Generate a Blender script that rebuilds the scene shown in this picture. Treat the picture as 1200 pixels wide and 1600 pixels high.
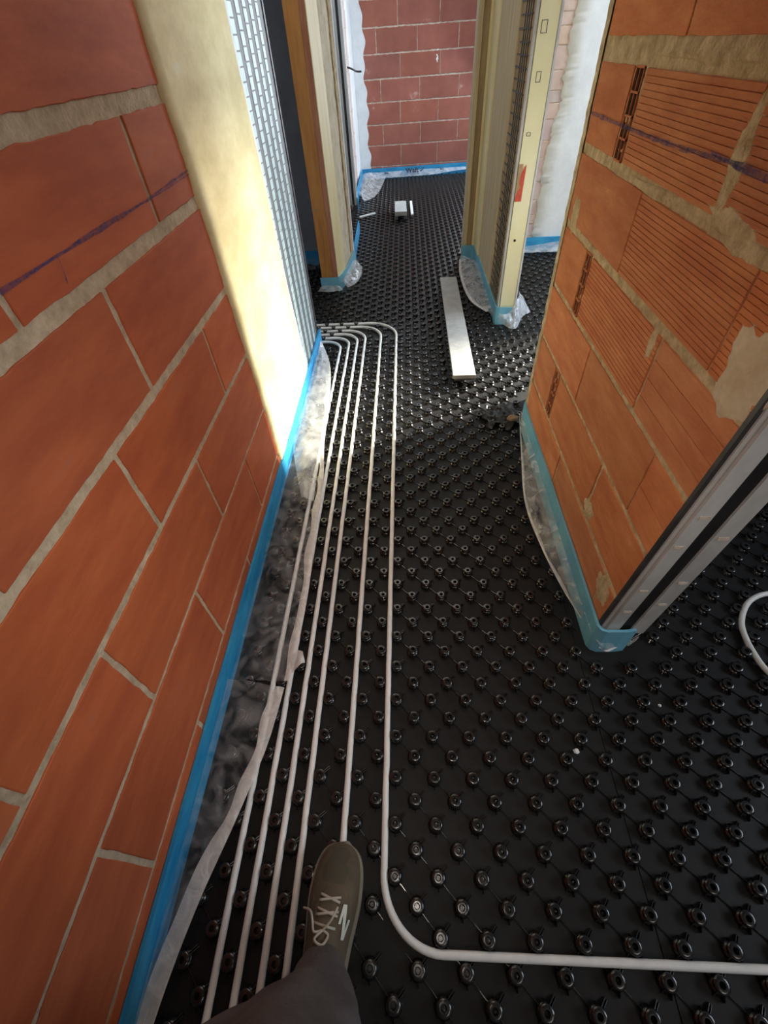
import bpy, bmesh, math, random
import numpy as np
from mathutils import Vector, Matrix, noise
random.seed(7)
for o in list(bpy.data.objects): bpy.data.objects.remove(o)
SC = bpy.context.scene
COL = SC.collection
H = 1.29
# ------------------------------------------------------------------ camera
f = 689.0
d = Vector((50, 640, f)).normalized()
F = Vector((30, -745, f)); F = (F - F.dot(d) * d).normalized()
U = -d; R = Vector((F.y*U.z-F.z*U.y, F.z*U.x-F.x*U.z, F.x*U.y-F.y*U.x))
# rows of the world-from-camera matrix (camera: x right, y down, z forward)
M3 = Matrix((R, F, U))
flip = Matrix(((1, 0, 0), (0, -1, 0), (0, 0, -1)))
camd = bpy.data.cameras.new('camera')
cam = bpy.data.objects.new('camera', camd); COL.objects.link(cam)
cam.matrix_world = Matrix.Translation((0, 0, H)) @ (M3 @ flip).to_4x4()
camd.sensor_fit = 'VERTICAL'; camd.sensor_height = 36.0
camd.lens = f * 36.0 / 1600.0
camd.clip_start = 0.01
SC.camera = cam
# ------------------------------------------------------------------ light
SC.view_settings.view_transform = 'Standard'
SC.view_settings.look = 'None'
SC.view_settings.gamma = 1.0
SC.view_settings.use_curve_mapping = False
SC.view_settings.exposure = 0.0
w = bpy.data.worlds.new('sky'); SC.world = w; w.use_nodes = True
w.node_tree.nodes['Background'].inputs[0].default_value = (.72, .85, 1, 1)
w.node_tree.nodes['Background'].inputs[1].default_value = 0.5

def area(name, loc, target, sx, sy, power, color, spread=180):
    L = bpy.data.lights.new(name, 'AREA'); L.shape = 'RECTANGLE'; L.size = sx; L.size_y = sy
    L.energy = power; L.color = color; L.spread = math.radians(spread)
    o = bpy.data.objects.new(name, L); COL.objects.link(o); o.location = loc
    q = (Vector(target) - Vector(loc)).to_track_quat('-Z', 'Y'); o.rotation_euler = q.to_euler()
    return o
# strong daylight through the window of the room on the right
area('window_daylight', (5.0, 4.07, 2.25), (-.3, 1.75, .1), .20, 1.3, 1450, (1, .93, .80), 120)
area('window_sky', (2.95, 2.6, .95), (0, 2.2, .3),   .5, 1.0, 12, (.70, .86, 1), 70)
area('right_room_fill', (2.4, 3.3, 2.55), (1.6, 3.4, 0), 1.0, .9, 75, (.80, .90, 1), 150)  # added fill under the ceiling to brighten the plastered wall
area('far_glint_fill', (1.36, 7.0, 1.35), (-.1, 4.3, .2), .7, 1.9, 75, (.78, .89, 1), 170)  # added panel hidden behind the centre stub, for glints on the far studs
area('near_fill', (1.2, -1.1, 2.2), (-.5, 1.2, .6), 1.0, .8, 7, (1, .88, .76), 150)  # added warm fill behind the camera, no lamp stands there
area('room_fill', (0.1, 2.6, 2.5), (0.0, 2.6, 0), .6, 1.8, 12, (1, .93, .86), 180)
area('far_room_fill', (0.1, 5.6, 2.5), (0.0, 5.6, 0), 1.5, 2.8, 42, (.84, .92, 1), 180)
area('near_room_window', (3.0, .15, 1.5), (0, .1, 0), 1.2, 1.2, 28, (.78, .88, 1), 150)
# torch of the phone that takes the picture
tl_ = bpy.data.lights.new('phone_torch', 'SPOT'); tl_.energy = 17; tl_.color = (1, .90, .80); tl_.shadow_soft_size = .006
tl_.spot_size = math.radians(108); tl_.spot_blend = 1.0
to_ = bpy.data.objects.new('phone_torch', tl_); COL.objects.link(to_)
to_.matrix_world = Matrix.Translation((.035, 0.0, H+.004)) @ (M3 @ flip).to_4x4()

# ------------------------------------------------------------------ materials
def srgb(r, g, b):
    def c(v):
        v /= 255.0
        return v/12.92 if v <= .04045 else ((v+.055)/1.055)**2.4
    return (c(r), c(g), c(b), 1)

def mat(name, c1, c2=None, rough=.6, metal=0, scale=8, bump=0, bscale=60, detail=6, stretch=(1, 1, 1), c3=None, spec=.5, attr=False):
    m = bpy.data.materials.new(name); m.use_nodes = True
    n = m.node_tree; N = n.nodes; Lk = n.links; b = N['Principled BSDF']
    b.inputs['Roughness'].default_value = rough; b.inputs['Metallic'].default_value = metal
    b.inputs['Specular IOR Level'].default_value = spec
    b.inputs['Base Color'].default_value = c1
    tc = N.new('ShaderNodeTexCoord'); mp = N.new('ShaderNodeMapping'); mp.inputs['Scale'].default_value = stretch
    Lk.new(tc.outputs['Object'], mp.inputs[0])
    out = None
    if c2:
        t = N.new('ShaderNodeTexNoise'); t.inputs['Scale'].default_value = scale; t.inputs['Detail'].default_value = detail
        t.inputs['Roughness'].default_value = .65
        Lk.new(mp.outputs[0], t.inputs[0])
        r = N.new('ShaderNodeValToRGB'); r.color_ramp.elements[0].position = .36; r.color_ramp.elements[1].position = .66
        r.color_ramp.elements[0].color = c1; r.color_ramp.elements[1].color = c2
        if c3:
            e = r.color_ramp.elements.new(.76); e.color = c3
        Lk.new(t.outputs[0], r.inputs[0]); out = r.outputs[0]
    if attr:
        a = N.new('ShaderNodeAttribute'); a.attribute_name = 'tint'
        mx = N.new('ShaderNodeMix'); mx.data_type = 'RGBA'; mx.blend_type = 'MULTIPLY'; mx.inputs[0].default_value = 1
        if out: Lk.new(out, mx.inputs[6])
        else: mx.inputs[6].default_value = c1
        Lk.new(a.outputs['Color'], mx.inputs[7]); out = mx.outputs[2]
    if out: Lk.new(out, b.inputs['Base Color'])
    if bump:
        t2 = N.new('ShaderNodeTexNoise'); t2.inputs['Scale'].default_value = bscale; t2.inputs['Detail'].default_value = 8
        Lk.new(mp.outputs[0], t2.inputs[0])
        bp = N.new('ShaderNodeBump'); bp.inputs['Strength'].default_value = bump; bp.inputs['Distance'].default_value = .004
        Lk.new(t2.outputs[0], bp.inputs['Height']); Lk.new(bp.outputs[0], b.inputs['Normal'])
    return m

MT = {}
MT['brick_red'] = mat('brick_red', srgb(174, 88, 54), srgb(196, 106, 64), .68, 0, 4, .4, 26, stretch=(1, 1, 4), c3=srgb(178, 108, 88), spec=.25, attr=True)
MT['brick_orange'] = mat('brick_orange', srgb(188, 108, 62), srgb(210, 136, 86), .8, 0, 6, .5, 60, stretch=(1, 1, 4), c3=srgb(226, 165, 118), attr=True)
MT['brick_far'] = mat('brick_far', srgb(150, 88, 72), srgb(168, 102, 84), .7, 0, 4, .3, 40, c3=srgb(214, 180, 160), attr=True)
MT['brick_pale'] = mat('brick_pale', srgb(196, 170, 160), srgb(214, 196, 186), .8, 0, 6, .4, 50, attr=True)
MT['mortar'] = mat('mortar', srgb(172, 154, 126), srgb(208, 192, 164), .95, 0, 30, 1, 120)
MT['mortar_brown'] = mat('mortar_brown', srgb(168, 146, 110), srgb(216, 196, 158), .95, 0, 26, 1, 110)
MT['mortar_pale'] = mat('mortar_pale', srgb(190, 172, 154), srgb(220, 208, 192), .95, 0, 20, .7, 90)
MT['clay_hole'] = mat('clay_hole', srgb(60, 34, 22), srgb(84, 48, 30), .9, 0, 20)
MT['plaster_cream'] = mat('plaster_cream', srgb(216, 200, 150), srgb(236, 222, 176), .8, 0, 5, .5, 30, stretch=(1, 1, 2.2), c3=srgb(238, 232, 206))
MT['plaster_white'] = mat('plaster_white', srgb(226, 230, 232), srgb(238, 242, 244), .8, 0, 8, .5, 40)
MT['plaster_patch'] = mat('plaster_patch', srgb(196, 178, 146), srgb(222, 210, 184), .9, 0, 14, 1, 50)
MT['wall_grey'] = mat('wall_grey', srgb(128, 132, 142), srgb(150, 154, 162), .9, 0, 4, .2, 30)
MT['ceiling'] = mat('ceiling_plaster', srgb(112, 110, 108), srgb(126, 124, 120), .9, 0, 4)
MT['screed'] = mat('screed', srgb(40, 40, 42), srgb(60, 60, 60), .9, 0, 5)
MT['black_plastic'] = mat('black_plastic', (.0075, .0070, .0066, 1), (.013, .0125, .012, 1), .23, 0, 7, .12, 30, spec=.85)
MT['black_foil'] = mat('black_foil', (.012, .012, .012, 1), (.02, .02, .02, 1), .42, 0, 12, .3, 60, spec=.35)
MT['black_sheet'] = mat('black_sheet', (.0075, .0070, .0066, 1), (.013, .012, .0115, 1), .55, 0, 7, .15, 60, spec=.28)
MT['pipe'] = mat('pipe_plastic', srgb(226, 228, 226), srgb(240, 240, 236), .38, 0, 25, .15, 60)
MT['foam_blue'] = mat('foam_blue', srgb(20, 132, 190), srgb(60, 166, 214), .55, 0, 6, .25, 50, stretch=(1, 1, 4))
MT['foam_pale'] = mat('foam_pale', srgb(104, 172, 200), srgb(130, 196, 216), .6, 0, 6, .25, 50)
MT['steel'] = mat('galvanised_steel', srgb(190, 190, 188), srgb(218, 218, 214), .45, .15, 9, .2, 30, stretch=(1, 1, .4))
MT['steel_dark'] = mat('dark_steel', srgb(54, 54, 56), srgb(78, 78, 80), .5, .3, 9)
MT['channel_shade'] = mat('channel_shade', srgb(26, 26, 28), srgb(40, 40, 42), .6, 0, 9)  # shade of the casing's recess put into colour
MT['steel_reflected_cream'] = mat('steel_with_reflected_cream', srgb(244, 236, 184), srgb(250, 244, 204), .4, .25, 5, .1, 30, stretch=(1, 1, .5))  # yellow reflected from the plaster is put into the metal's colour
MT['lath_light'] = mat('lath_light_steel', srgb(186, 202, 200), srgb(206, 222, 220), .5, .1, 20)
MT['lath_dark'] = mat('lath_dark_steel', srgb(112, 112, 114), srgb(134, 134, 134), .6, .2, 20)
MT['wood_orange'] = mat('pine_orange', srgb(178, 118, 58), srgb(208, 150, 82), .55, 0, 9, .2, 40, stretch=(3, 3, .35), c3=srgb(216, 168, 102))
MT['wood_red'] = mat('pine_reddish', srgb(164, 104, 76), srgb(196, 138, 108), .6, 0, 9, .2, 40, stretch=(3, 3, .35))
MT['wood_yellow'] = mat('pine_pale', srgb(238, 218, 160), srgb(248, 234, 188), .6, 0, 9, .2, 40, stretch=(3, 3, .35))
MT['wood_grey'] = mat('weathered_board', srgb(192, 172, 136), srgb(216, 198, 162), .8, 0, 9, .5, 40, stretch=(4, 4, .3))
MT['wood_brown'] = mat('brown_board', srgb(150, 126, 90), srgb(180, 156, 116), .8, 0, 9, .5, 40, stretch=(4, 4, .3))
MT['board'] = mat('insulation_board', srgb(158, 158, 156), srgb(180, 180, 178), .8, 0, 14, .4, 90)
MT['board_edge'] = mat('insulation_board_core', srgb(84, 86, 88), srgb(110, 110, 112), .85, 0, 30, .5, 120)
MT['stick'] = mat('white_stick', srgb(220, 224, 226), srgb(232, 236, 238), .6, 0, 10)
MT['chalk_old'] = mat('chalk_line_blue', srgb(66, 62, 116), srgb(92, 74, 116), .9, 0, 60, 0, 60)
MT['cable'] = mat('cable_black', (.01, .01, .012, 1), None, .45)
MT['sticker_red'] = mat('sticker_red', srgb(214, 70, 48), srgb(226, 96, 66), .5, 0, 40)
MT['sticker_tan'] = mat('sticker_backing', srgb(190, 150, 110), srgb(206, 172, 130), .7, 0, 60)
MT['hole'] = mat('hole_shade', (.005, .005, .005, 1), None, .9)  # black stands for the shade inside holes, on flat faces
MT['ink'] = mat('dark_blue_print', srgb(6, 14, 50), None, .6)
MT['stone'] = mat('stone', srgb(130, 108, 84), srgb(160, 138, 110), .9, 0, 30, .6, 80)
MT['trouser'] = mat('trouser_cloth', srgb(76, 70, 71), srgb(94, 88, 88), .95, 0, 16, .6, 160)
MT['jacket'] = mat('jacket_cloth', srgb(34, 32, 36), srgb(46, 44, 48), .95, 0, 16, .6, 160)
MT['shoe'] = mat('shoe_suede', srgb(74, 65, 52), srgb(98, 86, 68), .85, 0, 14, .5, 120, c3=srgb(124, 110, 86))
MT['shoe_toe'] = mat('shoe_toe_cap', srgb(64, 60, 48), srgb(80, 74, 58), .8, 0, 14, .4, 120)
MT['sole'] = mat('shoe_sole', srgb(120, 114, 102), srgb(140, 134, 120), .8, 0, 14)
MT['lace'] = mat('shoe_lace', srgb(170, 164, 150), srgb(190, 184, 170), .9, 0, 60)
MT['logo'] = mat('shoe_logo', srgb(206, 208, 196), None, .5)
MT['glass'] = mat('window_frame_white', srgb(220, 220, 218), None, .5)

def film_mat(name, col, lo, hi, gloss_rough=.16, scale=45):
    m = bpy.data.materials.new(name); m.use_nodes = True
    n = m.node_tree; N = n.nodes; Lk = n.links; b = N['Principled BSDF']; o = N['Material Output']
    b.inputs['Base Color'].default_value = col; b.inputs['Roughness'].default_value = gloss_rough
    b.inputs['Specular IOR Level'].default_value = .8
    tr = N.new('ShaderNodeBsdfTransparent'); mx = N.new('ShaderNodeMixShader')
    tc = N.new('ShaderNodeTexCoord')
    t = N.new('ShaderNodeTexNoise'); t.inputs['Scale'].default_value = scale; t.inputs['Detail'].default_value = 4; t.inputs['Distortion'].default_value = 1.2
    Lk.new(tc.outputs['Object'], t.inputs[0])
    r = N.new('ShaderNodeMapRange'); r.inputs[1].default_value = .35; r.inputs[2].default_value = .72
    r.inputs[3].default_value = lo; r.inputs[4].default_value = hi
    Lk.new(t.outputs[0], r.inputs[0]); Lk.new(r.outputs[0], mx.inputs[0])
    Lk.new(tr.outputs[0], mx.inputs[1]); Lk.new(b.outputs[0], mx.inputs[2]); Lk.new(mx.outputs[0], o.inputs[0])
    bp = N.new('ShaderNodeBump'); bp.inputs['Strength'].default_value = .8; bp.inputs['Distance'].default_value = .006
    Lk.new(t.outputs[0], bp.inputs['Height']); Lk.new(bp.outputs[0], b.inputs['Normal'])
    return m
MT['film'] = film_mat('clear_film', (.70, .70, .70, 1), .02, .26, .08, 16)
MT['chalk'] = film_mat('chalk_dust', srgb(70, 64, 118), .25, .80, .95, 70)
MT['film_bright'] = film_mat('crumpled_film', (.80, .80, .80, 1), .10, .46, .10, 16)
MT['film_lit'] = film_mat('lit_film', (.80, .83, .86, 1), .24, .56, .25, 10)  # whiter, denser copy of the clear film, with light put into its colour
MT['film_hem'] = film_mat('film_hem', (.84, .82, .78, 1), .55, .80, .3, 25)

# ------------------------------------------------------------------ mesh helpers
def mesh_obj(name, verts, faces, m, parent=None, smooth=False, tint=None):
    me = bpy.data.meshes.new(name); me.from_pydata([tuple(v) for v in verts], [], faces); me.update()
    if m: me.materials.append(MT[m] if isinstance(m, str) else m)
    if smooth: me.polygons.foreach_set('use_smooth', [True]*len(me.polygons))
    if tint is not None:
        a = me.color_attributes.new('tint', 'FLOAT_COLOR', 'POINT')
        a.data.foreach_set('color', np.array(tint, dtype=np.float32).ravel())
    o = bpy.data.objects.new(name, me); COL.objects.link(o)
    if parent: o.parent = parent
    return o

def tag(o, label=None, cat=None, group=None, kind=None):
    if label: o['label'] = label
    if cat: o['category'] = cat
    if group: o['group'] = group
    if kind: o['kind'] = kind
    return o
def struct(o, label=None):
    o['kind'] = 'structure'
    if label: o['label'] = label
    return o
def thing(name, label, cat, loc=(0, 0, 0), rz=0, group=None):
    o = bpy.data.objects.new(name, None); COL.objects.link(o); o.location = loc; o.rotation_euler = (0, 0, rz)
    o.empty_display_size = .05
    return tag(o, label, cat, group)

class MB:
    def __init__(s): s.v = []; s.f = []; s.t = []
    def add(s, vs, fs, tint=(1, 1, 1)):
        n = len(s.v); s.v += [tuple(x) for x in vs]; s.f += [tuple(i+n for i in q) for q in fs]
        s.t += [(tint[0], tint[1], tint[2], 1)]*len(vs); return s
    def box(s, x0, y0, z0, x1, y1, z1, b=0.0, tint=(1, 1, 1)):
        if b <= 0:
            v = [(x, y, z) for z in (z0, z1) for y in (y0, y1) for x in (x0, x1)]
            return s.add(v, [(0, 2, 3, 1), (4, 5, 7, 6), (0, 1, 5, 4), (2, 6, 7, 3), (0, 4, 6, 2), (1, 3, 7, 5)], tint)
        bm = bmesh.new(); bmesh.ops.create_cube(bm, size=1)
        for q in bm.verts:
            q.co = Vector(((x0+x1)/2+q.co.x*(x1-x0), (y0+y1)/2+q.co.y*(y1-y0), (z0+z1)/2+q.co.z*(z1-z0)))
        bmesh.ops.bevel(bm, geom=bm.edges[:], offset=b, segments=2, affect='EDGES', profile=.6)
        bm.verts.index_update()
        s.add([q.co[:] for q in bm.verts], [tuple(x.index for x in fc.verts) for fc in bm.faces], tint); bm.free(); return s
    def prism(s, poly, z0, z1, tint=(1, 1, 1), dx=0, dy=0):
        n = len(poly)
        v = [(p[0], p[1], z0) for p in poly]+[(p[0]+dx, p[1]+dy, z1) for p in poly]
        fs = [tuple(range(n-1, -1, -1)), tuple(range(n, 2*n))]+[(i, (i+1) % n, n+(i+1) % n, n+i) for i in range(n)]
        return s.add(v, fs, tint)
    def tube(s, pts, r, seg=10, cap=True):
        pts = [Vector(p) for p in pts]; n = len(pts); vs = []; up = Vector((0, 0, 1)); prev = None
        for i, p in enumerate(pts):
            t = (pts[min(i+1, n-1)]-pts[max(i-1, 0)]).normalized()
            if prev is None:
                a = up.cross(t)
                if a.length < .1: a = Vector((1, 0, 0)).cross(t)
            else: a = prev-prev.dot(t)*t
            a.normalize(); prev = a; b = t.cross(a)
            rr = r[i] if isinstance(r, (list, tuple)) else r
            for k in range(seg):
                an = 2*math.pi*k/seg; vs.append(p+rr*(a*math.cos(an)+b*math.sin(an)))
        fs = [(i*seg+k, i*seg+(k+1) % seg, (i+1)*seg+(k+1) % seg, (i+1)*seg+k) for i in range(n-1) for k in range(seg)]
        if cap: fs += [tuple(range(seg-1, -1, -1)), tuple((n-1)*seg+k for k in range(seg))]
        return s.add(vs, fs)
    def build(s, name, m, parent=None, smooth=False):
        return mesh_obj(name, s.v, s.f, m, parent, smooth, s.t)

def nz(x, y, z=0): return noise.noise(Vector((x, y, z)))
def catmull(P, n):
    P = [Vector(p) for p in P]; out = []
    m = len(P)-1
    for i in range(m):
        p0 = P[max(i-1, 0)]; p1 = P[i]; p2 = P[i+1]; p3 = P[min(i+2, m)]
        for k in range(n):
            t = k/n
            out.append(.5*((2*p1)+(p2-p0)*t+(2*p0-5*p1+4*p2-p3)*t*t+(3*p1-p0-3*p2+p3)*t**3))
    out.append(P[-1]); return out

# plane frames: (u,z,out) -> world.   org + u*ud + out*nd
def frame(org, ud, nd):
    org = Vector(org); ud = Vector(ud).normalized(); nd = Vector(nd).normalized()
    return lambda u, z, o=0.0: org+ud*u+nd*o+Vector((0, 0, z))

def jag_poly(u0, z0, u1, z1, amp, step=.02):
    P = []
    def side(a, b):
        L = math.dist(a, b); n = max(2, int(L/step))
        ph = random.random()*50
        for i in range(n):
            t = i/n; x = a[0]+(b[0]-a[0])*t; y = a[1]+(b[1]-a[1])*t
            e = amp*(nz(t*L*30+ph, ph)*1.1+nz(t*L*90, ph+9)*.6)
            if a[1] == b[1]: y += e
            else: x += e
            P.append((x, y))
    side((u0, z0), (u1, z0)); side((u1, z0), (u1, z1)); side((u1, z1), (u0, z1)); side((u0, z1), (u0, z0))
    return P

def slab_from_poly(mb, fr, poly, o0, o1, tint=(1, 1, 1), chamfer=.0015, flipn=False):
    n = len(poly); cu = sum(p[0] for p in poly)/n; cz = sum(p[1] for p in poly)/n
    inner = []
    for (u, z) in poly:
        L = math.hypot(u-cu, z-cz); k = (L-chamfer)/L if L > 0 else 1
        inner.append((cu+(u-cu)*k, cz+(z-cz)*k))
    v = [fr(p[0], p[1], o0) for p in poly]+[fr(p[0], p[1], o1-chamfer*.7) for p in poly]+[fr(p[0], p[1], o1) for p in inner]
    fs = []
    for a in (0, n):
        fs += [(a+i, a+(i+1) % n, a+n+(i+1) % n, a+n+i) for i in range(n)]
    fs.append(tuple(2*n+i for i in range(n)))
    if flipn: fs = [tuple(reversed(q)) for q in fs]
    mb.add(v, fs, tint)

def mortar_sheet(fr, u0, u1, z0, z1, step, amp, out, m, parent, name='mortar', flipn=False, freq=18):
    nu = max(2, int((u1-u0)/step)); nzv = max(2, int((z1-z0)/step)); V = []; Fc = []
    for j in range(nzv+1):
        for i in range(nu+1):
            u = u0+(u1-u0)*i/nu; z = z0+(z1-z0)*j/nzv
            V.append(fr(u, z, out+amp*(nz(u*freq, z*freq, 3)+.6*nz(u*freq*3.3, z*freq*3.3, 7))))
    for j in range(nzv):
        for i in range(nu):
            q = (j*(nu+1)+i, j*(nu+1)+i+1, (j+1)*(nu+1)+i+1, (j+1)*(nu+1)+i)
            Fc.append(tuple(reversed(q)) if flipn else q)
    return mesh_obj(name, V, Fc, m, parent, True)

def bricks(fr, courses, m, parent, amp, th=.004, tintr=.12, flipn=False, name='brickwork', groove=None, hole=None):
    """courses: (z0,z1,[u edges],gap)"""
    mb = MB()
    for ci, (z0, z1, us, gap) in enumerate(courses):
        for k in range(len(us)-1):
            a, b = us[k]+gap/2, us[k+1]-gap/2
            if b-a < .01: continue
            if hole and hole(ci, k): continue
            t = 1+random.uniform(-tintr, tintr); t2 = random.uniform(-.05, .05)
            tint = (t+t2, t, t-t2*1.5+random.uniform(-.05, .09))
            if groove and groove(ci, k):
                pitch, dep = groove(ci, k)
                zz = z0
                n = int((z1-z0)/pitch)
                for q in range(n):
                    za = z0+q*(z1-z0)/n; zb = za+(z1-z0)/n
                    slab_from_poly(mb, fr, jag_poly(a, za+.0008, b, zb-.0008, .0004, .05), -.004, th, tint, .0006, flipn)
                slab_from_poly(mb, fr, jag_poly(a, z0, b, z1, .001), -.004, th-dep, tint, .001, flipn)
            else:
                slab_from_poly(mb, fr, jag_poly(a, z0, b, z1, amp), -.004, th+random.uniform(-.0008, .0008), tint, .0018, flipn)
    return mb.build(name, m, parent)

# ================================================================== STRUCTURE
struct(MB().box(-2.2, -1.4, -.08, 3.2, 7.6, -.004).build('floor', 'screed'))
struct(MB().box(-2.2, -1.4, 2.6, 3.2, 7.6, 2.7).build('ceiling', 'ceiling'))

# ---- left wall: brick, plaster, up to the lath panel
WX = -.55
wl = struct(MB().box(-.67, -1.2, 0, WX-.004, 2.56, 2.6).build('wall_left', 'mortar'))
frL = frame((WX, 0, 0), (0, 1, 0), (1, 0, 0))      # out = +x
mortar_sheet(frL, -1.2, 1.42, 0, 1.9, .008, .0016, -.0005, 'mortar', wl, freq=40, flipn=False)
E0 = 1.405
CL = [(0, .122, [-1.2, -.68, -.16, .358, .88, E0+.02], .012),
      (.137, .350, [-1.2, -.45, .072, .600, 1.115, E0+.02], .012),
      (.364, .572, [-1.2, -.70, -.18, .333, .857, E0+.01], .013),
      (.590, .783, [-1.2, -.93, -.41, .108, .622, 1.146, E0], .015),
      (.806, 1.006, [-1.2, -.74, -.22, .300, .822, E0-.01], .018),
      (1.036, 1.214, [-1.2, -.44, .08, .602, 1.122, E0-.03], .016),
      (1.246, 1.44, [-1.2, -.5, .10, .66, E0-.04], .014), (1.46, 1.67, [-1.2, -.2, .35, .87, E0-.04], .014),
      (1.69, 1.9, [-1.2, -.5, .10, .62, 1.14, E0-.04], .014)]
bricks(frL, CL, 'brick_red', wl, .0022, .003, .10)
# blue chalk level line
def chalk(fr, pts, wdt, parent, out, seed):
    V = []; Fc = []; n = 0
    P = catmull([Vector((a, b, 0)) for a, b in pts], 26)
    for i, p in enumerate(P):
        ww = wdt*(.55+.9*abs(nz(p.x*14, seed)))
        dz = .0012*nz(p.x*25, seed+4)
        V += [fr(p.x, p.y+dz-ww/2, out), fr(p.x, p.y+dz+ww/2, out)]
    Fc = [(2*i, 2*i+2, 2*i+3, 2*i+1) for i in range(len(P)-1)]
    return mesh_obj('chalk_line', V, Fc, 'chalk', parent)
chalk(frL, [(.2, 1.083), (.6, 1.086), (1.0, 1.083), (1.385, 1.090)], .007, wl, .0062, 2)
chalk(frL, [(.6, 1.082), (.9, 1.088), (1.1, 1.082), (1.385, 1.082)], .004, wl, .0064, 6)
chalk(frL, [(.745, 1.084), (.74, 1.06), (.735, 1.05)], .008, wl, .0062, 9)
# plaster band with a ragged left edge, thicker than the brick
def ragged_band(fr, uL, uR, z0, z1, t0, t1, m, parent, name, ampL=.012, step=.015, nu=26, bump=.002):
    nzv = int((z1-z0)/step); V = []; Fc = []
    for j in range(nzv+1):
        z = z0+(z1-z0)*j/nzv
        a = uL(z)+ampL*(nz(z*9, 1.3)+.7*nz(z*35, 4)+.4*nz(z*90, 8)); b = uR(z)
        for i in range(nu+1):
            s = i/nu; u = a+(b-a)*s
            e = t0+(t1-t0)*s+bump*nz(u*10, z*5, 2)+bump*.5*nz(u*40, z*18, 5)
            if i == 0: e = -.002
            V.append(fr(u if i != 1 else a+.004, z, e))
    for j in range(nzv):
        for i in range(nu):
            k = j*(nu+1)+i
            Fc.append((k, k+1, k+nu+2, k+nu+1))
    return mesh_obj(name, V, Fc, m, parent, True)
ragged_band(frL, lambda z: 1.425-.055*min(z, 1.3), lambda z: 2.12-.045*z, .02, 2.0, .010, .008, 'plaster_cream', wl, 'plaster_band')
ragged_band(frL, lambda z: 2.115-.045*z, lambda z: 2.20-.16*min(z, 1.2), .02, 2.0, .009, .006, 'plaster_white', wl, 'plaster_joint', ampL=.004, nu=8)

# metal lath panel of the pocket door casing
la = thing('metal_lath', 'grey ribbed metal mesh panel beside the cream plaster at the end of the left wall', 'metal mesh', (WX, 2.35, 0))
def P_la(o): o.parent = la; o.matrix_parent_inverse = Matrix.Translation((-WX, -2.35, 0)); return o
P_la(MB().box(WX-.003, 2.0, 0, WX-.0005, 2.60, 2.0).build('backing_sheet', 'lath_dark'))
c = 1.985
for k in range(6):
    mb = MB()
    for j in range(54):
        z = .01+.0372*j+.010*(k % 3)
        wl_ = .050-.002*k
        mb.add([(WX+.0012, c, z+.0018), (WX+.0018, c+wl_, z+.0018), (WX+.0018, c+wl_, z+.0345), (WX+.0012, c, z+.0345),
                (WX-.001, c, z+.0018), (WX-.001, c+wl_, z+.0018), (WX-.001, c+wl_, z+.0345), (WX-.001, c, z+.0345)],
               [(0, 1, 2, 3), (0, 3, 7, 4), (1, 5, 6, 2), (3, 2, 6, 7), (0, 4, 5, 1)])
    P_la(mb.build('rib', 'lath_light')); c += .1
P_la(MB().box(WX-.02, 2.60, 0, WX+.004, 2.625, 2.2, .002).box(WX-.045, 2.632, 0, WX-.002, 2.65, 2.2, .002).box(WX-.06, 2.56, 0, WX-.004, 2.632, 2.2).build('corner_profile', 'steel_dark'))

# ---- right wall stub
RX = .54
NY, FY = .628, 1.765
wr = struct(MB().prism([(RX+.005, NY+.026), (.659, NY+.026), (.659, FY-.01), (RX+.005, FY-.01)], 0, 0.001).add([(RX+.006, NY+.045, 0), (.658, NY+.045, 0), (.658, 1.99, 0), (RX+.006, FY-.01, 0), (RX+.006, NY-.120, 2.6), (.658, NY-.120, 2.6), (.658, 1.99, 2.6), (RX+.006, FY-.01, 2.6)], [(3, 2, 1, 0), (4, 5, 6, 7), (0, 1, 5, 4), (1, 2, 6, 5), (2, 3, 7, 6), (3, 0, 4, 7)]).build('wall_right', 'mortar_brown'))  # hidden far corner stretched outward to set the daylight's edge
frR = frame((RX, 0, 0), (0, 1, 0), (-1, 0, 0))
mortar_sheet(frR, .50, FY, 0, 1.9, .007, .0022, -.0002, 'mortar_brown', wr, freq=36, flipn=True)
def lean_cut(o):
    bm = bmesh.new(); bm.from_mesh(o.data)
    bmesh.ops.bisect_plane(bm, geom=bm.verts[:]+bm.edges[:]+bm.faces[:], dist=1e-5, plane_co=(0, NY+.019, .085), plane_no=(0, -1, -.0637), clear_outer=True)
    bm.to_mesh(o.data); bm.free(); return o
for ch in wr.children: lean_cut(ch)
CR = [(0, .05, [.45, .98, FY-.03], .01),
      (.064, .243, [.45, .72, 1.232, FY-.03], .010),
      (.262, .442, [.45, .947, 1.430, 1.487, FY-.03], .013),
      (.458, .636, [.45, .764, 1.250, FY-.03], .006),
      (.652, .826, [.45, .918, 1.424, 1.478, FY-.03], .011),
      (.850, 1.020, [.45, .742, 1.230, FY-.03], .006),
      (1.046, 1.214, [.45, .915, 1.402, 1.466, FY-.035], .016),
      (1.262, 1.44, [.4, 1.25, FY-.04], .01), (1.46, 1.64, [.4, .9, 1.4, FY-.04], .01), (1.66, 1.86, [.4, 1.2, FY-.04], .01)]
GR = {(6, 0), (6, 1), (5, 1), (4, 1), (5, 0)}
def gfun(ci, k):
    if (ci, k) in GR: return (.0105, .0022)
    if (ci, k) == (4, 0): return (.043, .002)
    if (ci, k) == (3, 0): return (.06, .002)
    return None
lean_cut(bricks(frR, CR, 'brick_orange', wr, .0022, .0035, .09, flipn=True, groove=gfun, hole=lambda ci, k: ci in (2, 4, 6) and k == 2))
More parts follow.
